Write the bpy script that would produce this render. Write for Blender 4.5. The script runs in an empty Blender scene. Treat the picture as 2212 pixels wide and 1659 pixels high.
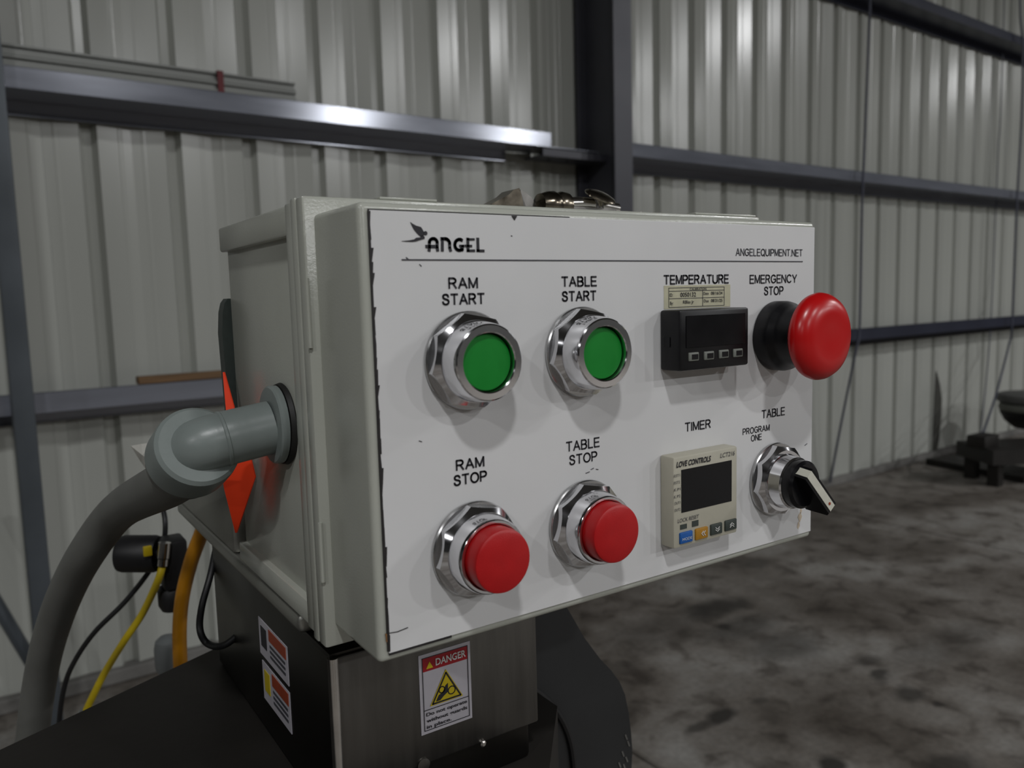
import bpy, bmesh, math, random
from mathutils import Vector, Matrix
random.seed(7)
sc = bpy.context.scene
col = sc.collection
# ------------------------------------------------------------------ camera
FPX = 1728.9                       # focal length in pixels of the 2212 x 1659 frame
YAW, PITCH, ROLL = -0.5844, 0.1085, -0.0271
FLOOR = 1.526                      # height of the face plate's top edge above the floor
C = Vector((-0.1318, -0.2981, -0.0357 + FLOOR))
_f0 = Vector((-math.sin(YAW), math.cos(YAW), 0)); _r0 = Vector((math.cos(YAW), math.sin(YAW), 0)); _u0 = Vector((0, 0, 1))
FW = _f0 * math.cos(PITCH) - _u0 * math.sin(PITCH)
_up = _u0 * math.cos(PITCH) + _f0 * math.sin(PITCH)
RT = _r0 * math.cos(ROLL) + _up * math.sin(ROLL)
UP = -_r0 * math.sin(ROLL) + _up * math.cos(ROLL)
cam = bpy.data.cameras.new('camera'); camo = bpy.data.objects.new('camera', cam); col.objects.link(camo)
camo.matrix_world = Matrix(((RT.x, UP.x, -FW.x, C.x), (RT.y, UP.y, -FW.y, C.y), (RT.z, UP.z, -FW.z, C.z), (0, 0, 0, 1)))
cam.sensor_width = 36.0; cam.lens = FPX / 2212 * 36.0
cam.clip_start = 0.02; cam.clip_end = 100
cam.dof.use_dof = True; cam.dof.focus_distance = 0.43; cam.dof.aperture_fstop = 12.5
sc.camera = camo
# ------------------------------------------------------------------ world, lamps, exposure
w = bpy.data.worlds.new('hall_air'); sc.world = w; w.use_nodes = True
w.node_tree.nodes['Background'].inputs[0].default_value = (0.5, 0.55, 0.6, 1)
w.node_tree.nodes['Background'].inputs[1].default_value = 0.03
WY = 0.040                         # the hall's long wall is turned a little against the control box
WD = Vector((math.cos(WY), math.sin(WY), 0)); WN = Vector((-math.sin(WY), math.cos(WY), 0))
WALL = 3.44                        # distance camera - wall
LAMPS = [(-1.30, -2.95, 0.95), (2.3, -6.2, 1.1), (9.0, -5.25, 1.0), (9.1, -2.75, 1.7), (15.5, -3.0, 1.2), (-5.8, -3.6, 1.1), (7.9, -10.0, 3.0), (12.4, -9.7, 3.0), (0.0, -10.2, 1.5), (-7.5, -10.2, 1.2)]  # lamps read from shadows and highlights, plus unseen ones added for even fill
LAMP_Z, LAMP_W = 5.5, 110.0
for lx, ly, k in LAMPS:
    L = bpy.data.lights.new('hall_or_fill_lamp', 'AREA'); L.shape = 'DISK'; L.size = 0.36
    L.energy = LAMP_W * k; L.color = (0.985, 0.99, 1.0)
    lo = bpy.data.objects.new('hall_or_fill_lamp', L); lo.location = (lx, ly, LAMP_Z); col.objects.link(lo)
sc.view_settings.view_transform = 'Standard'; sc.view_settings.look = 'None'
sc.view_settings.gamma = 1.0; sc.view_settings.use_curve_mapping = False
sc.view_settings.exposure = 0.0
sc.cycles.use_denoising = True
sc.cycles.max_bounces = 8; sc.cycles.diffuse_bounces = 4; sc.cycles.glossy_bounces = 4
sc.cycles.sample_clamp_indirect = 4.0; sc.cycles.caustics_reflective = False; sc.cycles.caustics_refractive = False

# ------------------------------------------------------------------ pixel helpers (2212 x 1659 frame) -> points on real planes
def ray(x, y): return FW + RT * ((x - 1106) / FPX) - UP * ((y - 829.5) / FPX)
def hit(x, y, p0, n):
    d = ray(x, y); n = Vector(n); return C + d * ((Vector(p0) - C).dot(n) / d.dot(n))
def onY(x, y, Y=0.0): return hit(x, y, (0, Y, 0), (0, 1, 0))
def onX(x, y, X): return hit(x, y, (X, 0, 0), (1, 0, 0))
def onZ(x, y, Z): return hit(x, y, (0, 0, Z), (0, 0, 1))
def dep(x, y, d): return C + ray(x, y) * d
def wl(x, y, n):                   # point in wall frame (s, n, z)
    p = hit(x, y, C + WN * n, WN); return Vector(((p - C).dot(WD), n, p.z))

# ------------------------------------------------------------------ materials
M = {}
def mat(name, c, rough=0.5, metal=0.0, var=0.08, scale=8.0, bump=0.0, bscale=60.0, rvar=0.08, spec=0.5, coat=0.0, stretch=None, c2=None):
    m = bpy.data.materials.new(name); m.use_nodes = True; nt = m.node_tree; N = nt.nodes; Lk = nt.links
    b = N['Principled BSDF']
    tc = N.new('ShaderNodeTexCoord'); mp = N.new('ShaderNodeMapping'); Lk.new(tc.outputs['Object'], mp.inputs[0])
    if stretch: mp.inputs['Scale'].default_value = stretch
    nz = N.new('ShaderNodeTexNoise'); nz.inputs['Scale'].default_value = scale; nz.inputs['Detail'].default_value = 5
    Lk.new(mp.outputs[0], nz.inputs['Vector'])
    r = N.new('ShaderNodeValToRGB'); Lk.new(nz.outputs['Fac'], r.inputs[0])
    lo = c2 if c2 else tuple(max(0, v * (1 - var)) for v in c); hi = tuple(min(1, v * (1 + var)) for v in c)
    r.color_ramp.elements[0].position = 0.3; r.color_ramp.elements[1].position = 0.7
    r.color_ramp.elements[0].color = (*lo, 1); r.color_ramp.elements[1].color = (*hi, 1)
    Lk.new(r.outputs[0], b.inputs['Base Color'])
    mr = N.new('ShaderNodeMapRange'); Lk.new(nz.outputs['Fac'], mr.inputs[0])
    mr.inputs[3].default_value = max(0.02, rough - rvar); mr.inputs[4].default_value = min(1, rough + rvar)
    Lk.new(mr.outputs[0], b.inputs['Roughness'])
    b.inputs['Metallic'].default_value = metal; b.inputs['Specular IOR Level'].default_value = spec
    b.inputs['Coat Weight'].default_value = coat
    if bump:
        n2 = N.new('ShaderNodeTexNoise'); n2.inputs['Scale'].default_value = bscale; n2.inputs['Detail'].default_value = 4
        Lk.new(mp.outputs[0], n2.inputs['Vector'])
        bp = N.new('ShaderNodeBump'); bp.inputs['Strength'].default_value = bump; bp.inputs['Distance'].default_value = 0.002
        Lk.new(n2.outputs['Fac'], bp.inputs['Height']); Lk.new(bp.outputs[0], b.inputs['Normal'])
    M[name] = m; return m
mat('box_plastic', (0.42, 0.43, 0.38), 0.20, rvar=0.03, var=0.03, scale=30, bump=0.05, bscale=900)
mat('plate_white', (0.66, 0.66, 0.66), 0.42, var=0.02, scale=25, bump=0.02, bscale=1200)
mat('ink', (0.012, 0.011, 0.016), 0.5, var=0.2, scale=80)
mat('ink_grey', (0.05, 0.05, 0.06), 0.5, var=0.2, scale=80)
mat('edge_black', (0.012, 0.010, 0.010), 0.6, var=0.4, scale=150)
mat('rust', (0.25, 0.12, 0.04), 0.8, var=0.4, scale=300)
mat('chrome', (0.72, 0.72, 0.74), 0.10, 1.0, var=0.04, scale=60, rvar=0.05)
mat('chrome_dull', (0.50, 0.50, 0.50), 0.25, 1.0, var=0.15, scale=90, rvar=0.10)
mat('green_cap', (0.004, 0.21, 0.022), 0.45, var=0.05, scale=120, spec=0.3)
mat('red_cap', (0.42, 0.003, 0.005), 0.38, var=0.06, scale=150, bump=0.06, bscale=1500)
mat('red_estop', (0.50, 0.004, 0.005), 0.28, var=0.03, scale=40, rvar=0.02)
mat('black_plastic', (0.006, 0.006, 0.007), 0.35, var=0.2, scale=120, spec=0.3)
mat('black_gloss', (0.004, 0.004, 0.005), 0.22, var=0.2, scale=60, spec=0.3)
mat('key_grey', (0.16, 0.17, 0.15), 0.5, var=0.1, scale=300)
mat('timer_beige', (0.44, 0.42, 0.34), 0.5, var=0.04, scale=100)
mat('key_blue', (0.008, 0.09, 0.34), 0.45, var=0.1, scale=300)
mat('key_yellow', (0.38, 0.18, 0.010), 0.45, var=0.1, scale=300)
mat('key_dark', (0.035, 0.045, 0.040), 0.5, var=0.1, scale=300)
mat('print_white', (0.62, 0.62, 0.60), 0.5, var=0.05, scale=300)
mat('sticker_cream', (0.50, 0.48, 0.34), 0.5, var=0.08, scale=200)
mat('stain_pale', (0.56, 0.47, 0.36), 0.6, var=0.12, scale=400)
mat('knob_white', (0.55, 0.54, 0.46), 0.45, var=0.06, scale=200)
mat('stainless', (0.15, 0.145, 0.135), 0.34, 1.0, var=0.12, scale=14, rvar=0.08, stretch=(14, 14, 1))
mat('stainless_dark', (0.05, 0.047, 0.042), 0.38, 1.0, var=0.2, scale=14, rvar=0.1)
mat('bracket_steel', (0.34, 0.34, 0.31), 0.42, 0.85, var=0.1, scale=20)
mat('pvc_grey', (0.205, 0.235, 0.225), 0.36, var=0.06, scale=40, bump=0.04, bscale=400)
mat('conduit_grey', (0.14, 0.142, 0.130), 0.55, var=0.10, scale=30, bump=0.08, bscale=500)
mat('gasket', (0.008, 0.008, 0.007), 0.6, var=0.2)
mat('orange_tag', (1.0, 0.06, 0.012), 0.5, var=0.04, scale=40)
mat('hose_orange', (0.50, 0.21, 0.006), 0.45, var=0.08, scale=40)
mat('hose_yellow', (0.50, 0.37, 0.010), 0.40, var=0.08, scale=40)
mat('rubber_black', (0.008, 0.008, 0.009), 0.5, var=0.2, scale=40)
mat('brass', (0.30, 0.265, 0.21), 0.22, 1.0, var=0.3, scale=90, c2=(0.10, 0.085, 0.065))
mat('nickel', (0.60, 0.58, 0.55), 0.2, 1.0, var=0.15, scale=60)
mat('danger_red', (0.30, 0.006, 0.012), 0.5, var=0.08, scale=100)
mat('orange_print', (0.30, 0.045, 0.012), 0.5, var=0.08, scale=100)
mat('warn_yellow', (0.55, 0.42, 0.008), 0.5, var=0.08, scale=100)
mat('label_white', (0.48, 0.46, 0.50), 0.45, var=0.05, scale=100)
mat('guard_dark', (0.020, 0.021, 0.022), 0.6, 0.0, var=0.2, scale=20)
mat('cast_dark', (0.016, 0.014, 0.012), 0.55, 0.2, var=0.3, scale=10, bump=0.1, bscale=80)
mat('wall_sheet', (0.43, 0.44, 0.405), 0.23, var=0.05, scale=1.2, rvar=0.05, stretch=(3, 3, 0.25), spec=0.6)
mat('girt_paint', (0.23, 0.245, 0.29), 0.17, 0.35, spec=0.9, var=0.10, scale=3, rvar=0.03, stretch=(1, 8, 8))
mat('girt_dark', (0.030, 0.034, 0.055), 0.35, 0.1, var=0.12, scale=3, rvar=0.06)
mat('column_paint', (0.055, 0.056, 0.068), 0.45, 0.2, var=0.15, scale=4)
mat('post_paint', (0.10, 0.115, 0.13), 0.42, 0.3, var=0.15, scale=4)
mat('curb', (0.16, 0.155, 0.145), 0.9, var=0.3, scale=6, bump=0.3, bscale=30)
mat('plain_wall', (0.055, 0.055, 0.053), 0.5, var=0.08, scale=1)
mat('ceiling_sheet', (0.09, 0.09, 0.09), 0.6, var=0.08, scale=1)
mat('aluminium', (0.17, 0.175, 0.165), 0.4, 0.8, var=0.1, scale=6)
mat('wood', (0.16, 0.09, 0.04), 0.7, var=0.3, scale=5, stretch=(1, 8, 8))
mat('tape_red', (0.12, 0.006, 0.010), 0.5, var=0.1)
mat('cable_blue', (0.055, 0.06, 0.09), 0.5, var=0.2, scale=30)
mat('shade_dark', (0.05, 0.05, 0.042), 0.8, var=0.3, scale=5)  # colour of the shade inside the lifted sheet's gap
mat('pale_disc', (0.14, 0.145, 0.125), 0.6, var=0.15, scale=10)
mat('grey_disc', (0.10, 0.10, 0.095), 0.6, var=0.15, scale=10)
mat('paper', (0.58, 0.57, 0.52), 0.7, var=0.08, scale=80)
mat('fitting_grey', (0.12, 0.13, 0.13), 0.5, var=0.1, scale=20)

def floor_material():
    m = bpy.data.materials.new('concrete'); m.use_nodes = True; nt = m.node_tree; N = nt.nodes; Lk = nt.links
    b = N['Principled BSDF']; g = N.new('ShaderNodeNewGeometry')
    def noise(scale, det, dist=0.0):
        n = N.new('ShaderNodeTexNoise'); n.inputs['Scale'].default_value = scale; n.inputs['Detail'].default_value = det
        n.inputs['Distortion'].default_value = dist; Lk.new(g.outputs['Position'], n.inputs['Vector']); return n
    def ramp(src, stops):
        r = N.new('ShaderNodeValToRGB'); Lk.new(src, r.inputs[0]); e = r.color_ramp.elements
        while len(e) < len(stops): e.new(0.5)
        for el, (p, c) in zip(e, stops): el.position = p; el.color = (*c, 1)
        return r
    def mix(kind, a, bb, fac):
        x = N.new('ShaderNodeMixRGB'); x.blend_type = kind
        for sock, v in ((0, fac), (1, a), (2, bb)):
            if hasattr(v, 'is_output'): Lk.new(v, x.inputs[sock])
            elif isinstance(v, (int, float)): x.inputs[sock].default_value = v
            else: x.inputs[sock].default_value = (*v, 1)
        return x.outputs[0]
    base = ramp(noise(1.3, 6, 0.4).outputs['Fac'], [(0.34, (0.100, 0.086, 0.072)), (0.5, (0.195, 0.179, 0.160)), (0.64, (0.29, 0.28, 0.262))]).outputs[0]
    mott = ramp(noise(7, 8, 0.35).outputs['Fac'], [(0.34, (0.36, 0.32, 0.29)), (0.47, (0.88, 0.85, 0.82)), (0.66, (1.15, 1.15, 1.15))]).outputs[0]
    c = mix('MULTIPLY', base, mott, 0.85)
    fine = ramp(noise(45, 4).outputs['Fac'], [(0.3, (0.72, 0.72, 0.72)), (0.65, (1.08, 1.08, 1.08))]).outputs[0]
    c = mix('MULTIPLY', c, fine, 0.7)
    warp = noise(5, 3); wv = N.new('ShaderNodeVectorMath'); wv.operation = 'MULTIPLY_ADD'
    Lk.new(warp.outputs['Color'], wv.inputs[0]); wv.inputs[1].default_value = (0.14, 0.14, 0); Lk.new(g.outputs['Position'], wv.inputs[2])
    stains = [(1555, 1545, .055, .040, .9), (1508, 1566, .05, .03, .7), (1640, 1515, .035, .025, .5), (1965, 1502, .06, .045, .75), (1912, 1462, .055, .03, .8),
              (2034, 1522, .022, .018, .8), (1880, 1425, .06, .04, .55), (1550, 1312, .16, .07, .75), (1600, 1355, .20, .09, .6), (1690, 1395, .16, .10, .55), (1500, 1320, .08, .05, .6),
              (1562, 1350, .03, .03, .8), (1630, 1218, .10, .05, .55), (1800, 1655, .05, .03, .9), (2070, 1658, .08, .05, .7), (1330, 1440, .10, .05, .3), (2050, 1390, .30, .10, .35), (1420, 1360, .25, .12, .35)]
    for px, py, rx, ry, k in stains:
        p = onZ(px, py, 0.0)
        s = N.new('ShaderNodeVectorMath'); s.operation = 'SUBTRACT'; Lk.new(wv.outputs[0], s.inputs[0]); s.inputs[1].default_value = (p.x + .07, p.y + .07, p.z)
        d = N.new('ShaderNodeVectorMath'); d.operation = 'MULTIPLY'; Lk.new(s.outputs[0], d.inputs[0]); d.inputs[1].default_value = (1 / rx, 1 / ry, 0)
        ln = N.new('ShaderNodeVectorMath'); ln.operation = 'LENGTH'; Lk.new(d.outputs[0], ln.inputs[0])
        mr = N.new('ShaderNodeMapRange'); Lk.new(ln.outputs['Value'], mr.inputs[0])
        mr.inputs[1].default_value = 0.7; mr.inputs[2].default_value = 1.5; mr.inputs[3].default_value = k; mr.inputs[4].default_value = 0
        c = mix('MIX', c, (0.022, 0.019, 0.016), mr.outputs[0])
    Lk.new(c, b.inputs['Base Color'])
    rr = N.new('ShaderNodeMapRange'); Lk.new(noise(3, 4).outputs['Fac'], rr.inputs[0]); rr.inputs[3].default_value = 0.45; rr.inputs[4].default_value = 0.8
    Lk.new(rr.outputs[0], b.inputs['Roughness'])
    bp = N.new('ShaderNodeBump'); bp.inputs['Strength'].default_value = 0.25; bp.inputs['Distance'].default_value = 0.004
    Lk.new(noise(60, 5).outputs['Fac'], bp.inputs['Height']); Lk.new(bp.outputs[0], b.inputs['Normal'])
    M['concrete'] = m
floor_material()

# ------------------------------------------------------------------ mesh builders
class MB:
    def __init__(s): s.v = []; s.f = []
    def add(s, vs, fs):
        o = len(s.v); s.v += [tuple(v) for v in vs]; s.f += [tuple(i + o for i in f) for f in fs]; return s
    def box(s, x0, x1, y0, y1, z0, z1, bev=0.0, seg=2):
        x0, x1 = min(x0, x1), max(x0, x1); y0, y1 = min(y0, y1), max(y0, y1); z0, z1 = min(z0, z1), max(z0, z1)
        bm = bmesh.new(); bmesh.ops.create_cube(bm, size=1)
        for v in bm.verts: v.co = ((x0 + x1) / 2 + v.co.x * (x1 - x0), (y0 + y1) / 2 + v.co.y * (y1 - y0), (z0 + z1) / 2 + v.co.z * (z1 - z0))
        if bev: bmesh.ops.bevel(bm, geom=list(bm.edges), offset=bev, segments=seg, profile=0.5, affect='EDGES')
        bm.verts.index_update()
        s.add([v.co[:] for v in bm.verts], [[v.index for v in f.verts] for f in bm.faces]); bm.free(); return s
    def prism(s, pts, vec):           # closed polygon (3d points) pushed along vec
        n = len(pts); vec = Vector(vec); a = [Vector(p) for p in pts]
        return s.add(a + [p + vec for p in a], [tuple(range(n))[::-1], tuple(range(n, 2 * n))] + [(i, (i + 1) % n, n + (i + 1) % n, n + i) for i in range(n)])
    def lathe(s, prof, o=(0, 0, 0), ax=(0, -1, 0), seg=48, cap=True):     # prof: (radius, height along ax)
        ax = Vector(ax).normalized(); o = Vector(o)
        e1 = ax.orthogonal().normalized(); e2 = ax.cross(e1)
        vs = []; fs = []; n = len(prof)
        for r, h in prof:
            for k in range(seg):
                t = 2 * math.pi * k / seg; vs.append(o + ax * h + (e1 * math.cos(t) + e2 * math.sin(t)) * r)
        for i in range(n - 1):
            for k in range(seg): fs.append((i * seg + k, i * seg + (k + 1) % seg, (i + 1) * seg + (k + 1) % seg, (i + 1) * seg + k))
        if cap: fs.append(tuple(range(seg))[::-1]); fs.append(tuple(range((n - 1) * seg, n * seg)))
        return s.add(vs, fs)
    def tube(s, path, rad, seg=14, sub=6):
        P = [Vector(p) for p in path]; pts = []
        if len(P) > 2 and sub > 1:
            for i in range(len(P) - 1):
                p0 = P[max(i - 1, 0)]; p1 = P[i]; p2 = P[i + 1]; p3 = P[min(i + 2, len(P) - 1)]
                for k in range(sub):
                    t = k / sub
                    pts.append(0.5 * ((2 * p1) + (p2 - p0) * t + (2 * p0 - 5 * p1 + 4 * p2 - p3) * t * t + (3 * p1 - p0 - 3 * p2 + p3) * t ** 3))
            pts.append(P[-1])
        else: pts = P
        up = None; vs = []; fs = []; n = len(pts)
        for i, p in enumerate(pts):
            t = (pts[min(i + 1, n - 1)] - pts[max(i - 1, 0)]).normalized()
            up = t.orthogonal().normalized() if up is None else (up - t * up.dot(t)).normalized()
            e2 = t.cross(up); r = rad(i / (n - 1)) if callable(rad) else rad
            for k in range(seg):
                a = 2 * math.pi * k / seg; vs.append(p + (up * math.cos(a) + e2 * math.sin(a)) * r)
        for i in range(n - 1):
            for k in range(seg): fs.append((i * seg + k, i * seg + (k + 1) % seg, (i + 1) * seg + (k + 1) % seg, (i + 1) * seg + k))
        fs.append(tuple(range(seg))[::-1]); fs.append(tuple(range((n - 1) * seg, n * seg)))
        return s.add(vs, fs)
    def ribbon(s, pts, wd, y, th=0.0002):    # painted stroke on an XZ face at depth y
        for (x0, z0), (x1, z1) in zip(pts[:-1], pts[1:]):
            d = Vector((x1 - x0, z1 - z0)); L = d.length
            if L < 1e-9: continue
            d /= L; nx, nz = -d.y * wd / 2, d.x * wd / 2; ex, ez = d.x * wd * 0.25, d.y * wd * 0.25
            s.prism([(x0 - ex + nx, y, z0 - ez + nz), (x0 - ex - nx, y, z0 - ez - nz), (x1 + ex - nx, y, z1 + ez - nz), (x1 + ex + nx, y, z1 + ez + nz)], (0, -th, 0))
        return s
def mesh_obj(name, mb, m, parent=None, sharp=35, loc=None, rz=0):
    me = bpy.data.meshes.new(name); me.from_pydata([tuple(v) for v in mb.v], [], mb.f); me.update()
    bm = bmesh.new(); bm.from_mesh(me); bmesh.ops.recalc_face_normals(bm, faces=bm.faces); bm.to_mesh(me); bm.free()
    me.shade_smooth(); me.set_sharp_from_angle(angle=math.radians(sharp))
    me.materials.append(M[m]); o = bpy.data.objects.new(name, me); col.objects.link(o)
    if parent: o.parent = parent
    if loc: o.location = loc
    o.rotation_euler.z = rz
    return o
def tag(o, label=None, cat=None, group=None, kind=None):
    for k, v in (('label', label), ('category', cat), ('group', group), ('kind', kind)):
        if v: o[k] = v
    return o
def empty(name, loc=(0, 0, 0), rz=0):
    o = bpy.data.objects.new(name, None); o.location = loc; o.rotation_euler.z = rz; o.empty_display_size = 0.02; col.objects.link(o); return o
WLOC = (C.x, C.y, 0)
def wall_obj(name, mb, m, parent=None, sharp=35):   # mesh given in the wall frame (s, n, z)
    if parent: return mesh_obj(name, mb, m, parent, sharp)
    return mesh_obj(name, mb, m, None, sharp, WLOC, WY)
def wempty(name): return empty(name, WLOC, WY)
Z = lambda z: z + FLOOR            # face-plate heights (0 at the plate's top edge) -> world

# ------------------------------------------------------------------ the hall
S0, S1, N0 = -12.0, 20.0, -13.0
fl = wall_obj('floor', MB().box(S0, S1, N0, WALL + 0.3, -0.30, -0.022), 'concrete'); tag(fl, kind='structure')
first = 1.61 - C.x
gs = [first + 3.048 * k for k in range(-5, 8)]; gs = [max(S0, g) for g in gs if g > S0 - 3 and g < S1 + 3]
gn = [N0, -9.4, -3.3, WALL + 0.05]
for i in range(len(gs) - 1):
    for j in range(3):
        a, b_ = gs[i] + 0.006, min(gs[i + 1], S1) - 0.006
        if b_ - a < 0.1: continue
        wall_obj('floor_slab', MB().box(a, b_, gn[j] + 0.006, gn[j + 1] - 0.006, -0.0215, 0.0, 0.006, 1), 'concrete', fl)
P = 0.3048
def panel_mesh():
    pts = []
    for k in range(3):
        a = k * P
        pts += [(a + 0.0, .0150), (a + .034, .0108), (a + .038, .0094), (a + .046, .0084), (a + .050, .0089), (a + .1209, 0), (a + .1379, .036), (a + .1669, .036), (a + .1839, 0),
                (a + .256, .0089), (a + .260, .0081), (a + .268, .0091), (a + .272, .0108)]
    pts.append((3 * P - .0006, .0150))
    return pts
pp = panel_mesh()
wb = wempty('wall_back'); tag(wb, kind='structure')
first_panel = None; s = 0.54 - 0.1524 - 14 * 3 * P
while s < S1:
    if s > S0 - 1:
        if first_panel is None:
            mb = MB(); zb, zt = 0.055, 5.95
            mb.prism([(a, n, zb) for a, n in pp] + [(a, n + .0012, zb) for a, n in reversed(pp)], (0, 0, zt - zb))
            first_panel = wall_obj('wall_panel', mb, 'wall_sheet', wb, 12); first_panel.location = (s, WALL, 0)
        else:
            o = first_panel.copy(); col.objects.link(o); o.location = (s, WALL, 0)
    s += 3 * P
mb = MB().box(S0, S1, WALL - 0.035, WALL + 0.25, 0.0, 0.055, 0.006, 1)
tag(wall_obj('baseboard_back', mb, 'curb'), kind='structure')
tag(wall_obj('wall_left', MB().box(S0 - 0.2, S0, N0, WALL, 0, 6.0), 'plain_wall'), kind='structure')
tag(wall_obj('wall_right', MB().box(S1, S1 + 0.2, N0, WALL, 0, 6.0), 'plain_wall'), kind='structure')
tag(wall_obj('wall_front', MB().box(S0, S1, N0 - 0.2, N0, 0, 6.0), 'plain_wall'), kind='structure')
tag(wall_obj('ceiling', MB().box(S0, S1, N0, WALL + 0.3, 6.0, 6.15), 'ceiling_sheet'), kind='structure')

def girt(label, s0, s1, zw, m, s_out=None, fh=0.072):
    e = wempty('wall_girt'); tag(e, label, 'girt', 'steel girts along the wall')
    n0 = WALL - 0.2; so = s_out if s_out else s1
    f = MB().box(s0, s1, n0, n0 + .004, zw, zw + fh); f.box(s0, s1, n0, n0 + .02, zw + fh - .003, zw + fh)
    wall_obj('inner_flange', f, m, e)
    wall_obj('web', MB().box(s0, so, n0 + .004, WALL - .004, zw, zw + .004), m, e)
    g = MB().box(s0, min(s1, so) - .15, WALL - .007, WALL - .003, zw - .056, zw - .0005); g.box(s0, min(s1, so) - .15, WALL - .02, WALL - .007, zw - .056, zw - .053)
    wall_obj('outer_flange', g, m, e)
    return e
COL_S = 2.955
girt('grey steel girt running left of the dark column with bright lamp reflections', -6, 2.62, 2.238, 'girt_paint', 2.95)
girt('dark blue steel girt right of the column at about head height', 3.10, 14, 2.238, 'girt_paint')
girt('grey girt low on the wall behind the conduit elbow', -6, 2.95, 1.128, 'girt_paint')
girt('dark blue girt low on the wall behind the red mushroom button', 3.10, 14, 1.108, 'girt_dark', fh=.085)
girt('dark girt crossing the top right corner of the wall', 3.10, 14, 3.555, 'girt_dark')
ce = wempty('steel_column'); tag(ce, 'dark painted steel I-beam column standing against the corrugated wall', 'column')
wall_obj('inner_flange', MB().box(COL_S, COL_S + .128, 3.13, 3.143, 0, 5.95), 'column_paint', ce)
wall_obj('web', MB().box(COL_S + .060, COL_S + .068, 3.143, 3.418, 0, 5.95), 'column_paint', ce)
wall_obj('outer_flange', MB().box(COL_S, COL_S + .128, 3.418, 3.432, 0, 5.95), 'column_paint', ce)
for zc in (2.20, 1.09):
    k = MB().box(COL_S - .38, COL_S + .058, 3.25, 3.41, zc - .004, zc + .004); k.box(COL_S - .38, COL_S + .058, 3.25, 3.258, zc + .004, zc + .032)
    c_ = wall_obj('girt_clip', k, 'column_paint', ce)
    for q in range(2): wall_obj('bolt', MB().lathe([(.011, 0), (.011, .008)], (COL_S - .28 + q * .12, 3.33, zc - .004), (0, 0, -1), 6), 'column_paint', c_)
# post and brace on the far left
pe = wempty('steel_post'); tag(pe, 'slim blue-grey steel post in front of the girts at the left edge', 'post')
mb = MB().box(.190, .255, 3.05, 3.115, 0.008, 5.9, .008, 2); wall_obj('tube', mb, 'post_paint', pe)
wall_obj('base_plate', MB().box(.15, .295, 3.01, 3.155, 0, .008), 'post_paint', pe)
b0 = wl(-70, 1200, 3.2); b1 = wl(110, 1500, 3.2)
tag(wall_obj('steel_brace', MB().tube([b0 + (b0 - b1) * .4, b1], .022, 10, 1), 'post_paint'), 'thin grey diagonal brace beside the foot of the left post', 'brace')
# aluminium rails lying on the upper girt
zr = 2.238 + .072
for k, (dn, dz, lab) in enumerate(((.000, .0, 'lower of two aluminium rails lying on the upper girt'), (.006, .038, 'upper of two aluminium rails lying on the upper girt'))):
    r = wempty('metal_rail'); tag(r, lab, 'rail', 'aluminium rails on the upper girt')
    n = 3.243 + dn
    wall_obj('channel', MB().box(-3, 1.29, n, n + .045, zr + dz + .001, zr + dz + .008).box(-3, 1.29, n + .012, n + .045, zr + dz + .008, zr + dz + .028).box(-3, 1.29, n, n + .045, zr + dz + .028, zr + dz + .036), 'aluminium', r)
mb = MB(); 
for (a, b_, c0, d) in ((3.2385, 3.2425, zr - .002, zr + .078),): mb.box(.975, .998, a, b_, c0, d)
mb.box(.975, .998, 3.2425, 3.30, zr + .0745, zr + .078)
tag(wall_obj('tape_band', mb, 'tape_red'), 'short dark red tape band around the two aluminium rails', 'tape')
a = wl(300, 835, 3.25); b_ = wl(487, 822, 3.25)
tag(wall_obj('wood_strip', MB().box(a.x, b_.x + .3, 3.246, 3.30, 1.128 + .0725, 1.128 + .1, .002, 1), 'wood'), 'narrow brown wooden strip lying on the low left girt', 'wood strip')
# hanging cables on the right
def cable(name, label, pts, r, m='cable_blue', grp=None):
    o = wall_obj(name, MB().tube(pts, r, 10, 6), m); tag(o, label, 'cable', grp); return o
def wpts(lst): return [wl(x, y, n) for x, y, n in lst]
top = wl(1880, -40, 3.19)
cable('hanging_cable', 'thin blue-grey cable crossing the wall just right of the red mushroom button', [Vector((top.x, 3.19, 5.9)), top] + wpts([(1877, 60, 3.19), (1868, 300, 3.19), (1862, 450, 3.19), (1857, 700, 3.19), (1850, 752, 3.19), (1838, 810, 3.22), (1814, 930, 3.30), (1793, 1042, 3.385)]), .0085, grp='cables hanging down the wall')
CEND = onZ(2124, 934, .385); cend = Vector(((CEND - C).dot(WD), (CEND - C).dot(WN), .385))
top = wl(2204, -40, 3.19)
cable('hanging_cable', 'thin dark cable at the far right edge leaning down to the black skid', [Vector((top.x, 3.19, 5.9)), top] + wpts([(2209, 100, 3.19), (2207, 250, 3.19), (2196, 450, 3.19), (2186, 700, 3.19), (2180, 742, 3.19), (2152, 850, 3.02)]) + [cend], .0085, grp='cables hanging down the wall')
top = wl(2163, 200, 3.40)
cable('hanging_cable', 'very thin straight dark cable beside the rightmost one', [Vector((top.x, 3.42, 5.9)), top] + wpts([(2156, 330, 3.42), (2145, 600, 3.42), (2136, 760, 3.20)]) + [cend + Vector((-.02, .01, 0))], .0045, grp='cables hanging down the wall')
# dark strip painted in for the shaded gap where a sheet lifts
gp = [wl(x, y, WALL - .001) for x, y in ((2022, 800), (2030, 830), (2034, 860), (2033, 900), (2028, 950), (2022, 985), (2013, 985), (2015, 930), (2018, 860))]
tag(wall_obj('gap_shade_1', MB().prism(gp, (0, -.003, 0)), 'shade_dark'), kind='structure')

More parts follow.
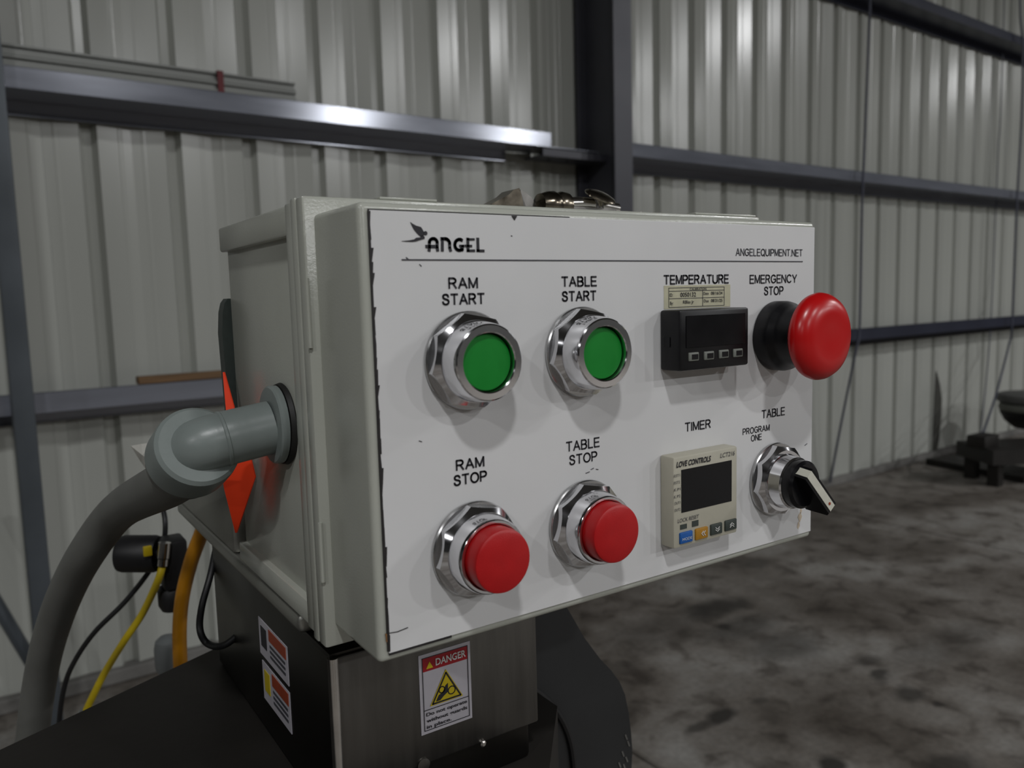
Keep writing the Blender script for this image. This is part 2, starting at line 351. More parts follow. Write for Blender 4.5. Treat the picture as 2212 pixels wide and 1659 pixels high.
# black skid with bowl and discs on the right
A = onZ(2066, 952, .28); B = onZ(2146, 974, .28)
dirb = (B - A).normalized(); back = Vector((-dirb.y, dirb.x, 0)) * -1
if back.dot(WD) < 0: back = -back
sk = empty('equipment_skid', (A.x, A.y, 0)); tag(sk, 'low black steel skid standing on the floor by the right wall', 'skid')
def rel(p): return Vector(p) - Vector((A.x, A.y, 0))
q = [rel((*(A + dirb * t + back * u).to_2d(), .14)) for t, u in ((0, 0), ((B - A).length, 0), ((B - A).length, 2.2), (0, 2.2))]; q = [v + Vector((0, 0, .03)) for v in q]
mesh_obj('deck', MB().prism(q, (0, 0, .11)), 'cast_dark', sk)
for t, u in ((.08, .08), ((B - A).length - .08, .08), (.08, 1.8), ((B - A).length - .08, 1.8)):
    p = rel(A + dirb * t + back * u); mesh_obj('leg', MB().box(p.x - .04, p.x + .04, p.y - .04, p.y + .04, 0, .17), 'cast_dark', sk)
p = rel(CEND); mesh_obj('post_block', MB().box(p.x - .11, p.x + .10, p.y - .07, p.y + .07, .28, .37, .01), 'cast_dark', sk)
kp = [onZ(x, y, 0) for x, y in ((2000, 1003), (2212, 1045))]
kd = (kp[1] - kp[0]).normalized(); kb = Vector((kd.y, -kd.x, 0)); kb = kb if kb.dot(WD) > 0 else -kb
q = [rel(v) for v in (kp[0], kp[1], kp[1] + kb * .35, kp[0] + kb * .35)]
mesh_obj('runner', MB().prism(q, (0, 0, .05)), 'cast_dark', sk)
bwl = onZ(2188, 935, .28); 
bl = empty('black_bowl', (bwl.x + .36, bwl.y + .02, .28)); tag(bl, 'dark bowl standing on the black skid under two stacked discs', 'bowl')
mesh_obj('shell', MB().lathe([(.12, 0), (.13, .0), (.20, .06), (.235, .13), (.235, .14), (.22, .14)], (0, 0, 0), (0, 0, 1), 40), 'rubber_black', bl)
for z0, r, m_, lab in ((.4205, .245, 'pale_disc', 'pale grey-green disc resting on the dark bowl'), (.4955, .265, 'grey_disc', 'thick dark grey disc topmost on the bowl by the right edge')):
    d_ = empty('round_disc', (bwl.x + .36, bwl.y + .02, z0)); tag(d_, lab, 'disc', 'discs stacked on the bowl')
    mesh_obj('disc', MB().lathe([(r - .03, 0), (r - .008, .008), (r, .03), (r, .045), (r - .008, .066), (r - .03, .074)], (0, 0, 0), (0, 0, 1), 40), m_, d_)

# ------------------------------------------------------------------ helpers for things given in world coordinates
def wloc(o):
    v = Vector((0, 0, 0))
    while o: v = v + o.location; o = o.parent
    return v
def part(name, mb, m, parent, sharp=35, label=None):
    o0 = wloc(parent); mb.v = [tuple(Vector(v) - o0) for v in mb.v]
    o = mesh_obj(name, mb, m, parent, sharp)
    if label: o['label'] = label
    return o
def solo(name, mb, m, origin, label, cat, group=None, sharp=35):
    origin = Vector(origin); mb.v = [tuple(Vector(v) - origin) for v in mb.v]
    o = mesh_obj(name, mb, m, None, sharp, origin); tag(o, label, cat, group); return o
def text_mb(body, x0, x1, zc, cap, y, bold=0.0, th=0.00015, shear=0.0, spacing=1.0):
    cu = bpy.data.curves.new('t', 'FONT'); cu.body = body; cu.offset = bold; cu.space_character = spacing; cu.shear = shear; cu.resolution_u = 3
    o = bpy.data.objects.new('t', cu); col.objects.link(o)
    dg = bpy.context.evaluated_depsgraph_get(); me = bpy.data.meshes.new_from_object(o.evaluated_get(dg))
    vs = [v.co.copy() for v in me.vertices]; fs = [tuple(p.vertices) for p in me.polygons]
    bpy.data.objects.remove(o); bpy.data.curves.remove(cu); bpy.data.meshes.remove(me)
    mx = min(v.x for v in vs); Mx = max(v.x for v in vs); sx = (x1 - x0) / (Mx - mx); sz = cap / 0.70
    mb = MB(); mb.add([(x0 + (v.x - mx) * sx, y - th, zc - cap / 2 + v.y * sz) for v in vs], fs); return mb
def px_text(parent, name, body, xl, xr, yc, cap, Y=0.0, m='ink', bold=0.0, shear=0.0):
    p0 = onY(xl, yc, Y); p1 = onY(xr, yc, Y); pc = onY((xl + xr) / 2, yc, Y)
    return part(name, text_mb(body, p0.x, p1.x, pc.z, cap, Y - .0002, bold, shear=shear), m, parent)
def quad(pts, Y): return [onY(x, y, Y) for x, y in pts]

def _arc(cx, cy, rx, ry, a0, a1, n=8): return [(cx + rx * math.cos(math.radians(a0 + (a1 - a0) * k / n)), cy + ry * math.sin(math.radians(a0 + (a1 - a0) * k / n))) for k in range(n + 1)]
GLYPH = {'R': (.66, [[(0, 0), (0, 1), (.36, 1)] + _arc(.36, .75, .25, .25, 90, -90) + [(0, .5)], [(.34, .5), (.64, 0)]]), 'A': (.74, [[(0, 0), (.37, 1), (.74, 0)], [(.13, .34), (.61, .34)]]),
         'M': (.76, [[(0, 0), (0, 1), (.38, .06), (.76, 1), (.76, 0)]]), 'T': (.66, [[(0, 1), (.66, 1)], [(.33, 1), (.33, 0)]]), 'O': (.80, [_arc(.40, .5, .40, .5, 0, 360, 22)]),
         'S': (.62, [[(.57, .74), (.53, .9), (.42, .985), (.30, 1), (.15, .97), (.06, .87), (.05, .73), (.11, .62), (.25, .55), (.42, .50), (.55, .42), (.60, .29), (.57, .13), (.45, .025), (.31, 0), (.15, .03), (.05, .13), (.02, .28)]]),
         'P': (.62, [[(0, 0), (0, 1), (.36, 1)] + _arc(.36, .725, .25, .275, 90, -90) + [(0, .45)]]), 'B': (.64, [[(0, 0), (0, 1), (.36, 1)] + _arc(.36, .76, .22, .24, 90, -90) + [(0, .52)], [(.36, .52)] + _arc(.36, .26, .26, .26, 90, -90) + [(0, 0)]]),
         'L': (.52, [[(0, 1), (0, 0), (.52, 0)]]), 'E': (.60, [[(.60, 1), (0, 1), (0, 0), (.61, 0)], [(0, .52), (.55, .52)]]), 'I': (0.01, [[(0, 0), (0, 1)]]), 'N': (.68, [[(0, 0), (0, 1), (.68, 0), (.68, 1)]]),
         'G': (.78, [_arc(.40, .5, .40, .5, 38, 330, 18) + [(.77, .20), (.77, .47), (.44, .47)]]), 'C': (.76, [_arc(.40, .5, .40, .5, 40, 320, 18)]), 'Y': (.72, [[(0, 1), (.36, .42), (.72, 1)], [(.36, .42), (.36, 0)]]),
         'U': (.68, [[(0, 1), (0, .32)] + _arc(.34, .32, .34, .32, 180, 360, 10) + [(.68, 1)]]), 'Q': (.80, [_arc(.40, .5, .40, .5, 0, 360, 22), [(.50, .22), (.80, -.06)]]), '.': (.02, [[(0, .0), (0.02, .0)]])}
def sign_mb(body, x0, x1, zc, cap, y, wt=.135, gap=.24):
    th = wt * cap; W = sum(GLYPH[c][0] for c in body) + gap * (len(body) - 1); k = (x1 - x0 - th) / W; h = cap - th; x = x0 + th / 2; mb = MB()
    for c in body:
        for st in GLYPH[c][1]: mb.ribbon([(x + a * k, zc - h / 2 + b * h) for a, b in st], th, y, .00015)
        x += (GLYPH[c][0] + gap) * k
    return mb
# ------------------------------------------------------------------ machine below and behind the box
HX0, HX1, HY0, HY1 = -0.0037, 0.1172, 0.060, 0.300
hb = -0.2785
ho = empty('machine_housing', (0.05, 0.18, Z(-0.30))); tag(ho, 'dark stainless machine housing under the control box with warning labels', 'machine')
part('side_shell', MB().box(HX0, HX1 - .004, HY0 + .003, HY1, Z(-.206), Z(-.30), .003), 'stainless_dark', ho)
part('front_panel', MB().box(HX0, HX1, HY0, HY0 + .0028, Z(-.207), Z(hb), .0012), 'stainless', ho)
part('corner_highlight', MB().tube([(HX0 + .0012, HY0 + .0012, Z(-.207)), (HX0 + .0012, HY0 + .0012, Z(-.30))], .0028, 12, 1), 'nickel', ho)  # brighter metal puts the rounded corner's highlight into the colour
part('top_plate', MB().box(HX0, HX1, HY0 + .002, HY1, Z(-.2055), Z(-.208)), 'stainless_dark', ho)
g = onY(1043, 1606, HY0); part('screw', MB().lathe([(.0018, 0), (.0018, .0008), (.001, .0014)], (g.x, HY0, g.z), (0, -1, 0), 16), 'nickel', ho)
g = onY(915, 1652, HY0); part('screw', MB().lathe([(.0036, 0), (.0036, .0006), (.002, .0009)], (g.x, HY0, g.z), (0, -1, 0), 16), 'stainless', ho)
# danger label on the front panel
LX0, LX1, LZ0, LZ1 = .0425, .0732, -.2183, -.2616
LW, LH = LX1 - LX0, LZ0 - LZ1; yl = HY0 - .0002
dl = part('danger_label', MB().box(LX0, LX1, yl - .0002, yl + .0002, Z(LZ0), Z(LZ1)), 'label_white', ho, label='white danger sticker with red band and yellow triangle')
yt = yl - .0004
u_ = lambda f: LX0 + LW * f
v_ = lambda f: Z(LZ0 - LH * f)
part('red_band', MB().box(u_(.06), u_(.94), yt - .0001, yt + .0002, v_(.045), v_(.215)), 'danger_red', dl)
part('border', MB().ribbon([(u_(.06), v_(.045)), (u_(.94), v_(.045)), (u_(.94), v_(.955)), (u_(.06), v_(.955)), (u_(.06), v_(.045))], .0003, yt), 'ink', dl)
part('border', MB().ribbon([(u_(.06), v_(.70)), (u_(.94), v_(.70))], .0003, yt), 'ink', dl)
part('triangle', MB().prism([(u_(.13), yt - .0001, v_(.185)), (u_(.26), yt - .0001, v_(.185)), (u_(.195), yt - .0001, v_(.10))], (0, -.0002, 0)), 'warn_yellow', dl)
part('lettering', text_mb('DANGER', u_(.31), u_(.90), v_(.13), LH * .085, yt - .0002, .02), 'print_white', dl)
part('triangle', MB().prism([(u_(.18), yt, v_(.665)), (u_(.82), yt, v_(.665)), (u_(.50), yt, v_(.26))], (0, -.0002, 0)), 'warn_yellow', dl)
part('triangle_outline', MB().ribbon([(u_(.225), v_(.645)), (u_(.775), v_(.645)), (u_(.50), v_(.30)), (u_(.225), v_(.645))], .0008, yt - .0002), 'ink', dl)
ic = MB().prism([(u_(.29), yt - .0002, v_(.625)), (u_(.345), yt - .0002, v_(.56)), (u_(.43), yt - .0002, v_(.53)), (u_(.485), yt - .0002, v_(.46)), (u_(.53), yt - .0002, v_(.44)), (u_(.525), yt - .0002, v_(.55)), (u_(.44), yt - .0002, v_(.585)), (u_(.37), yt - .0002, v_(.625))], (0, -.0002, 0))
for cx, cz in ((.60, .545), (.41, .50)):
    rr = .07 if cx > .5 else .055
    ic.ribbon([(u_(cx + rr * math.cos(t * math.pi / 6)), v_(cz + rr * .71 * math.sin(t * math.pi / 6))) for t in range(13)], .0005, yt - .0002)
part('hand_pictogram', ic, 'ink', dl)
for body, a, b_, f in (('Do not operate', .10, .90, .755), ('without guards', .10, .90, .835), ('in place.', .10, .58, .912)):
    part('lettering', text_mb(body, u_(a), u_(b_), v_(f), LH * .042, yt, .02), 'ink', dl)
# two stickers on the housing's side
for k, cs in enumerate((((561, 1333), (621, 1398), (625, 1478), (562, 1410)), ((567, 1426), (628, 1497), (630, 1584), (573, 1507)))):
    pts = [onX(x, y, HX0) for x, y in cs]
    y0 = (pts[0].y + pts[3].y) / 2; y1 = (pts[1].y + pts[2].y) / 2; zt_ = (pts[0].z + pts[1].z) / 2; zb_ = (pts[2].z + pts[3].z) / 2
    st = part('side_sticker', MB().box(HX0 - .0004, HX0 + .0001, y0, y1, zt_, zb_), 'label_white', ho, label=('upper' if k == 0 else 'lower') + ' warning sticker on the dark side of the housing')
    f1 = lambda a, b_, c0, d, m_, nm: part(nm, MB().box(HX0 - .0007, HX0 - .0003, y0 + (y1 - y0) * a, y0 + (y1 - y0) * b_, zt_ + (zb_ - zt_) * c0, zt_ + (zb_ - zt_) * d), m_, st)
    f1(.38, .96, .06, .36, 'orange_print', 'orange_band')
    f1(.08, .28, .18, .72, 'ink' if k == 0 else 'warn_yellow', 'pictogram')
    for r_ in range(3): f1(.40, .92, .46 + .14 * r_, .52 + .14 * r_, 'ink_grey', 'text_line')
# machine table and base
e0 = onZ(372, 1444, Z(-.30)); e1 = onZ(83, 1580, Z(-.30)); d0 = (e1 - e0).normalized()
te = empty('machine_table', (0.0, .2, 0)); tag(te, 'dark cast machine table and base below the hoses', 'machine base')
pl = [e0 - d0 * .20, e0, e1, e1 + d0 * .25, Vector((-.36, .03, 0)), Vector((.10, .03, 0)), Vector((.16, .10, 0)), Vector((.16, .36, 0))]
part('table_top', MB().prism([(p.x, p.y, Z(-.345)) for p in pl], (0, 0, .0448)), 'cast_dark', te)
part('base_cabinet', MB().box(-.24, .12, .09, .30, 0, Z(-.345), .01), 'cast_dark', te)
# round dark guard to the right of the housing
GY = .17
pg = [onY(x, y, GY) for x, y in ((1180, 1250), (1228, 1318), (1262, 1377), (1297, 1424), (1320, 1448), (1338, 1472), (1350, 1500), (1358, 1540), (1363, 1580), (1366, 1620), (1364, 1665))]
last = pg[-1]; cxg = onY(1165, 1700, GY).x - .02
pg += [Vector((last.x - .006, GY, last.z - .03)), Vector((last.x - .03, GY, last.z - .07)), Vector((cxg, GY, last.z - .09)), Vector((cxg, GY, pg[0].z))]
ge = empty('round_guard', (last.x - .06, GY + .05, last.z - .09)); tag(ge, 'dark curved guard standing right of the stainless housing', 'guard')
part('guard_shell', MB().prism(pg, (0, .12, 0)), 'guard_dark', ge, 30)
inner = [onY(x, y, GY - .012) for x, y in ((1110, 1460), (1165, 1497), (1197, 1530), (1220, 1570), (1233, 1615), (1240, 1680), (1140, 1680))]
part('gap_shade_ring', MB().tube([p + Vector((0, -.001, 0)) for p in inner[:-1]], .0026, 8, 4), 'rubber_black', ge)  # black tube standing in for the shaded gap around the inner disc
part('inner_disc', MB().prism(inner, (0, .0118, 0)), 'guard_dark', ge)
for k, (x, y) in enumerate(((1352, 1592), (1357, 1606), (1345, 1628), (1353, 1640), (1338, 1652), (1348, 1656))):
    p = onY(x, y, GY); part('slot', MB().prism([(p.x - .0016, GY - .0006, p.z + .0025), (p.x - .0002, GY - .0006, p.z + .0025), (p.x + .0016, GY - .0006, p.z - .0025), (p.x + .0002, GY - .0006, p.z - .0025)], (0, .0008, 0)), 'curb', ge)
# stainless bracket carrying the box
be = empty('mounting_bracket', (.14, .24, Z(-.2053))); tag(be, 'bare metal bracket carrying the control box', 'bracket')
part('base_plate', MB().box(-.0085, .27, .0925, .393, Z(-.1945), Z(-.2053), .0035, 3), 'bracket_steel', be)
part('rear_block', MB().box(-.0085, .25, .215, .393, Z(-.1943), Z(-.135), .003), 'bracket_steel', be)
bp_ = [onY(x, y, .204) for x, y in ((480, 720), (481, 675), (485, 655), (492, 645))]; zb_ = onY(484, 900, .204).z
pts = [(bp_[0].x + .001, .204, zb_)] + [(p.x, .204, p.z) for p in bp_] + [(.24, .204, bp_[-1].z), (.24, .204, zb_)]
part('back_plate', MB().prism(pts, (0, .0105, 0)), 'key_dark', be)
part('back_strut', MB().box(.05, .20, .205, .2145, Z(-.1943), zb_ + .001), 'bracket_steel', be)

# ------------------------------------------------------------------ control box
cb = empty('control_box', (.14, .12, Z(-.194))); tag(cb, 'grey plastic control box with white face plate, push buttons and displays', 'control box')
XR = .2825
b = MB().box(-.0045, XR + .004, .066, .200, Z(.0085), Z(-.193), .002)
b.box(-.0085, XR + .008, .0662, .2005, Z(.0095), Z(-.0047), .0013).box(-.0085, XR + .008, .0662, .2005, Z(-.182), Z(-.194), .0013).box(-.0089, XR + .0085, .0651, .0762, Z(.0100), Z(-.1946), .0010)
part('enclosure_body', b, 'box_plastic', cb)
part('rim', MB().box(-.0100, XR + .0112, .0588, .0652, Z(.0112), Z(-.1966), .0012), 'box_plastic', cb)
lid = MB().box(-.0098, XR + .011, .0495, .0582, Z(.0110), Z(-.1964), .0014)
lid.box(-.0045, XR + .0004, .0008, .052, Z(.0032), Z(-.1872), .0027, 4)
lo_ = part('lid', lid, 'box_plastic', cb)
for z0, z1 in ((-.025, -.056), (-.136, -.164)):
    part('hinge_pin', MB().tube([(-.0094, .0490, Z(z0)), (-.0094, .0490, Z(z1))], .0011, 8, 1), 'box_plastic', lo_)
for x0, x1 in ((.0277, .058), (.2352, .290)):
    part('hinge_leaf', MB().box(x0, x1, .0500, .0580, Z(.0108), Z(.0122), .0005), 'box_plastic', lo_)
fp = part('face_plate', MB().box(0, .2816, 0, .0008, Z(0), Z(-.1832), .0003, 1), 'plate_white', cb, label='white printed face plate')
# worn dark edge of the plate
mb = MB(); zz = -.0005
while zz > -.1815:
    L_ = random.uniform(.003, .009); w1 = random.uniform(.0001, .0008) if random.random() < .8 else .0012
    mb.prism([(-.0006, -.0002, Z(zz)), (w1, -.0002, Z(zz)), (random.uniform(.0001, .0007), -.0002, Z(max(zz - L_, -.1832))), (-.0006, -.0002, Z(max(zz - L_, -.1832)))], (0, .0008, 0)); zz -= L_
mb.box(0, .030, -.0001, .0006, Z(-.1828), Z(-.1838)).box(-.0004, .1, .0002, .0006, Z(.0004), Z(-.0006))
mb.ribbon([(.0005, Z(-.174)), (.004, Z(-.1744)), (.009, Z(-.1738))], .0003, -.0001)
part('worn_edge', mb, 'edge_black', fp)
g = onY(1110, 467); part('worn_edge', MB().prism([(g.x - .0014, -.0001, Z(-.0002)), (g.x + .0016, -.0001, Z(-.0002)), (g.x + .0002, -.0001, Z(-.0022))], (0, -.0002, 0)), 'edge_black', fp)
part('worn_edge', MB().prism([(-.0012, -.0001, Z(-.174)), (.0004, -.0001, Z(-.1745)), (.0006, -.0001, Z(-.1785)), (-.0010, -.0001, Z(-.1775))], (0, .0006, 0)), 'rust', fp)
g = onY(1727, 1120)
for k, (dx, dz, rr) in enumerate(((0, .001, .0022), (-.001, -.004, .0016), (.0012, .0045, .0011))):
    part('rust_stain', MB().prism([(g.x + dx + rr * random.uniform(.6, 1.1) * math.cos(t * .6283), 0, g.z + dz + 1.5 * rr * random.uniform(.6, 1.1) * math.sin(t * .6283)) for t in range(10)], (0, -.00012, 0)), 'stain_pale', fp)
for x, y, dx, dy in ((1265, 1022, 8, -3), (1276, 1014, 6, -3), (1287, 1013, 5, 1), (877, 556, 5, 4), (906, 571, 4, 4), (1104, 509, 2, 1), (905, 952, 6, 2), (1738, 962, 5, -4)):
    p0, p1 = onY(x, y), onY(x + dx, y + dy); part('scuff_mark', MB().ribbon([(p0.x, p0.z), (p1.x, p1.z)], .0003, -.0001), 'ink_grey', fp)
# printed lettering
p0, p1 = onY(868, 561), onY(1733, 565)
part('rule_line', MB().ribbon([(p0.x, p0.z), (p1.x, p1.z)], .0005, -.0001), 'ink_grey', fp)
CAP = .0050
for body, xl, xr, yc, cap, m_, bold in (
        ('RAM', 968, 1032, 611.5, CAP, 'ink', .012), ('START', 954, 1047, 646, CAP, 'ink', .012), ('TABLE', 1212, 1289, 608, CAP, 'ink', .012), ('START', 1213, 1288, 639.5, CAP, 'ink', .012),
        ('TEMPERATURE', 1433, 1574, 603.5, CAP, 'ink', .012), ('EMERGENCY', 1619, 1721, 602.5, CAP, 'ink', .008), ('STOP', 1650, 1692, 628, CAP, 'ink', .008),
        ('ANGELEQUIPMENT.NET', 1589, 1733, 545.5, .0041, 'ink_grey', 0), ('RAM', 984, 1046, 1001, CAP, 'ink', .012), ('STOP', 979, 1052, 1033, CAP, 'ink', .012),
        ('TABLE', 1222, 1295, 960, CAP, 'ink', .008), ('STOP', 1229, 1290, 989.5, CAP, 'ink', .008), ('TIMER', 1479, 1535, 919, CAP, 'ink', .008), ('TABLE', 1645, 1695, 891.5, CAP, 'ink', .008),
        ('PROGRAM', 1604, 1662, 928, .0037, 'ink', 0), ('ONE', 1622, 1645, 945, .0037, 'ink', 0)):
    part('lettering', sign_mb(body, onY(xl, yc).x, onY(xr, yc).x, onY((xl + xr) / 2, yc).z, cap, -.0001, .165 if bold > .01 else .14 if bold else .12), m_, fp)
# maker's logo: winged figure and rounded capitals
def lg(x, y): p = onY(860 + x * 200 / 2212, 470 + y * 90 / 995); return (p.x, p.z)
def poly(mb, pts): mb.prism([(*lg(x, y)[:1], -.0001, lg(x, y)[1]) for x, y in pts], (0, -.00015, 0)); return mb
bird = poly(MB(), [(285, 105), (340, 145), (430, 195), (540, 225), (575, 275), (615, 355), (605, 440), (520, 450), (440, 370), (375, 290), (325, 200)])
poly(bird, [(545, 430), (610, 440), (630, 470), (625, 510), (560, 525), (420, 570), (330, 580), (200, 575), (70, 562), (250, 545), (380, 520), (430, 480), (530, 475)])
poly(bird, [(648 + 48 * math.cos(t * .5236), 375 + 52 * math.sin(t * .5236)) for t in range(12)])
part('winged_logo', bird, 'ink', fp)
def stroke(mb, pts, wpx=72): 
    q = [lg(x, y) for x, y in pts]; w_ = abs(lg(wpx, 500)[0] - lg(0, 500)[0]); mb.ribbon(q, w_, -.0001)
arc = lambda cx, cy, rx, ry, a0, a1, n=10: [(cx + rx * math.cos(math.radians(a0 + (a1 - a0) * i / n)), cy + ry * math.sin(math.radians(a0 + (a1 - a0) * i / n))) for i in range(n + 1)]
mb = MB(); stroke(mb, [(735, 790), (742, 720)] + arc(835, 600, 93, 98, 180, 360) + [(928, 720), (940, 790)]); stroke(mb, [(665, 690), (920, 690)])
stroke(mb, [(1052, 790), (1052, 500)], 70); stroke(mb, [(1025, 505), (1110, 505)] + arc(1110, 625, 115, 120, 270, 360) + [(1228, 720), (1250, 795)])
stroke(mb, arc(1460, 650, 110, 130, 305, 65, 16) + [(1530, 770), (1530, 680)]); stroke(mb, [(1470, 680), (1560, 680)], 60)
stroke(mb, [(1660, 500), (1665, 800)]); stroke(mb, [(1640, 520), (1810, 520)], 50); stroke(mb, [(1600, 675), (1750, 680)], 55); stroke(mb, [(1650, 790), (1820, 790)], 55)
stroke(mb, [(1898, 500), (1905, 800)]); stroke(mb, [(1880, 790), (2045, 795)], 58)
part('logo_lettering', mb, 'ink', fp)

# ---- 30 mm operators
def oct_nut(o, r_c=.0208, h0=.0022, h1=.0080, r_top=.0176):
    mb = MB(); n = 64; vs = []; fs = []; o = Vector(o); rin = r_c * math.cos(math.pi / 8)
    for ring in range(3):
        for k in range(n):
            a = 2 * math.pi * k / n + .2; q = (a - .2) % (math.pi / 4) - math.pi / 8; ro = rin / math.cos(q)
            h = h0 if ring == 0 else (h1 - (ro - r_top) * .75 if ring == 1 else h1); r = ro if ring < 2 else r_top
            vs.append(o + Vector((r * math.cos(a), -h, r * math.sin(a))))
    for i in range(2):
        for k in range(n): fs.append((i * n + k, i * n + (k + 1) % n, (i + 1) * n + (k + 1) % n, (i + 1) * n + k))
    fs.append(tuple(range(n))); fs.append(tuple(range(2 * n, 3 * n))); return mb.add(vs, fs)
RZ1, RZ2 = Z(-.0625), Z(-.1458)
XA, XB, XC = .0428, .1052, .2464
def washer(parent, x, z): part('washer', MB().lathe([(.0206, 0), (.0213, .0004), (.0213, .0016), (.0208, .0022)], (x, -.0001, z), seg=64), 'chrome_dull', parent)
def push(x, z, label, green):
    o = (x, 0, z)
    if green: prof = [(.0174, .0078), (.0174, .0092), (.0165, .0166), (.0161, .0177), (.0155, .0182), (.0129, .0182), (.0124, .0178), (.0122, .0120)]
    else: prof = [(.0174, .0078), (.0174, .0090), (.0166, .0150), (.0163, .0161), (.0158, .0166), (.0148, .0166), (.0143, .0162), (.0141, .0120)]
    pb = part('push_button', MB().lathe(prof, o, seg=72, cap=False), 'chrome', cb, 30, label)
    washer(pb, x, z); part('locking_ring', oct_nut(o), 'chrome', pb, 25)
    if green: part('button_cap', MB().lathe([(.0121, .0100), (.0121, .0152), (.0116, .0158), (.004, .0160)], o, seg=64), 'green_cap', pb, label='green cap')
    else: part('button_cap', MB().lathe([(.0139, .0090), (.0139, .0225), (.0134, .0240), (.0122, .0246), (.004, .0247)], o, seg=64), 'red_cap', pb, label='red cap')
push(XA, RZ1, 'green push button under the words RAM START', True)
push(XB, RZ1, 'green push button under the words TABLE START', True)
push(XA, RZ2, 'red push button under the words RAM STOP', False)
push(XB, RZ2, 'red push button under the words TABLE STOP', False)
# emergency stop
es = part('emergency_stop', MB().lathe([(.0190, 0), (.0197, .0008), (.0197, .0070), (.0190, .0095), (.0172, .0120), (.0165, .0150), (.0163, .0240)], (XC, 0, Z(-.0618)), seg=64), 'black_plastic', cb, 30, 'black emergency stop body under the words EMERGENCY STOP')
part('mushroom_head', MB().lathe([(.0150, .0235), (.0215, .0250), (.0232, .0268), (.0237, .0288), (.0232, .0312), (.0215, .0338), (.0185, .0358), (.0150, .0369), (.0120, .0371), (.0060, .0368), (.001, .0367)], (XC, 0, Z(-.0615)), seg=72), 'red_estop', es, 40, 'red mushroom head')
# selector switch
oS = Vector((XC, 0, Z(-.1450)))
sw = part('selector_switch', MB().lathe([(.0158, .0078), (.0154, .0092), (.0147, .0150), (.0138, .0158), (.010, .0158)], oS, seg=64), 'chrome', cb, 30, 'selector switch under the word TABLE')
washer(sw, oS.x, oS.z); part('locking_ring', oct_nut(oS), 'chrome', sw, 25)
a_ = math.radians(-52); er = Vector((math.cos(a_), 0, math.sin(a_))); et = Vector((-math.sin(a_), 0, math.cos(a_)))
kb_ = part('knob', MB().lathe([(.0134, .0150), (.0138, .0160), (.0136, .0205), (.0120, .0220), (.004, .0222)], oS, seg=56), 'black_gloss', sw, 30, 'black lever knob')
prof = [(-.0125, .0170), (-.0122, .0195), (-.0105, .0285), (.0165, .0318), (.0185, .0300), (.0175, .0165), (.0135, .0160), (.0120, .0180)]
mb = MB(); mb.prism([oS + er * r - Vector((0, 1, 0)) * h - et * .0040 for r, h in prof], et * .0080); part('lever', mb, 'black_gloss', kb_)
mb = MB(); wv_ = .0024
stp = [(-.0127, .0180), (-.0106, .0288), (.0163, .0321), (.0184, .0302)]
lin = [(-.0120, .0180), (-.0102, .0282), (.0160, .0315), (.0178, .0298)]
mb.prism([oS + er * r - Vector((0, 1, 0)) * h - et * wv_ / 1 for r, h in stp + lin[::-1]], et * wv_ * 2); part('pointer_strip', mb, 'knob_white', kb_, label='off-white pointer strip')
mb = MB(); q = oS + er * .0125 - Vector((0, 1, 0)) * .0317; mb.lathe([(.0009, 0), (.0009, .0002)], q, er.cross(et) * (1 if er.cross(et).y < 0 else -1), 10); part('pointer_dot', mb, 'orange_print', kb_)

# ---- temperature controller
TX0, TX1, TZ0, TZ1, TH = .1563, .2071, Z(-.0445), Z(-.0750), .0142
tc_ = part('temperature_controller', MB().box(TX0, TX1, -TH, -.0002, TZ0, TZ1, .0012), 'black_plastic', cb, label='black display unit under the word TEMPERATURE')
part('display_window', MB().box(TX0 + .004, TX1 - .003, -TH - .0004, -TH + .0005, TZ0 - .003, TZ1 + .0115, .0002, 1), 'black_gloss', tc_)
part('clip', MB().box(TX0 - .0004, TX0 + .0008, -.0075, -.0035, Z(-.063), Z(-.058)), 'black_gloss', tc_)
for x, y in ((1497.5, 770.5), (1530.5, 768), (1562.5, 764.5), (1593, 762)):
    p = onY(x, y, -TH); kx, kz = .0036, .0022
    k_ = part('key', MB().box(p.x - kx, p.x + kx, -TH - .0007, -TH + .0005, p.z - kz, p.z + kz, .0005, 2), 'key_grey', tc_)
    part('key_symbol', MB().box(p.x - kx * .45, p.x + kx * .75, -TH - .0009, -TH - .0005, p.z - kz * .6, p.z + kz * .55), 'black_plastic', k_)
# calibration sticker on the plate
cx0, cx1, cz0, cz1 = .1594, .2087, Z(-.0322), Z(-.0441)
cs_ = part('calibration_sticker', MB().box(cx0, cx1, -.0002, .0001, cz0, cz1), 'sticker_cream', cb, label='cream calibration sticker above the black display unit')
su = lambda f: cx0 + (cx1 - cx0) * f
sv = lambda f: cz0 + (cz1 - cz0) * f
ln_ = MB(); X0, X1 = .065, .90
for f in (.10, .24, .56, .93): ln_.ribbon([(su(X0), sv(f)), (su(X1), sv(f))], .00022, -.0002)
for f, a, b2 in ((X0, .10, .93), (X1, .10, .93), (.565, .24, .93)): ln_.ribbon([(su(f), sv(a)), (su(f), sv(b2))], .00022, -.0002)
part('form_lines', ln_, 'ink_grey', cs_)
for body, a, b2, f, cap in (('CALIBRATION', .37, .62, .17, .0012), ('ID:', .075, .12, .40, .0017), ('0050132', .23, .46, .40, .0022), ('Date', .575, .655, .37, .0015), ('08/16/24', .69, .87, .37, .0016),
                            ('By:', .08, .125, .75, .0017), ('RBlas Jr', .27, .43, .72, .0016), ('Due', .58, .655, .70, .0015), ('08/31/25', .69, .87, .70, .0016)):
    part('lettering', text_mb(body, su(a), su(b2), sv(f), cap, -.0003, .01), 'ink', cs_)
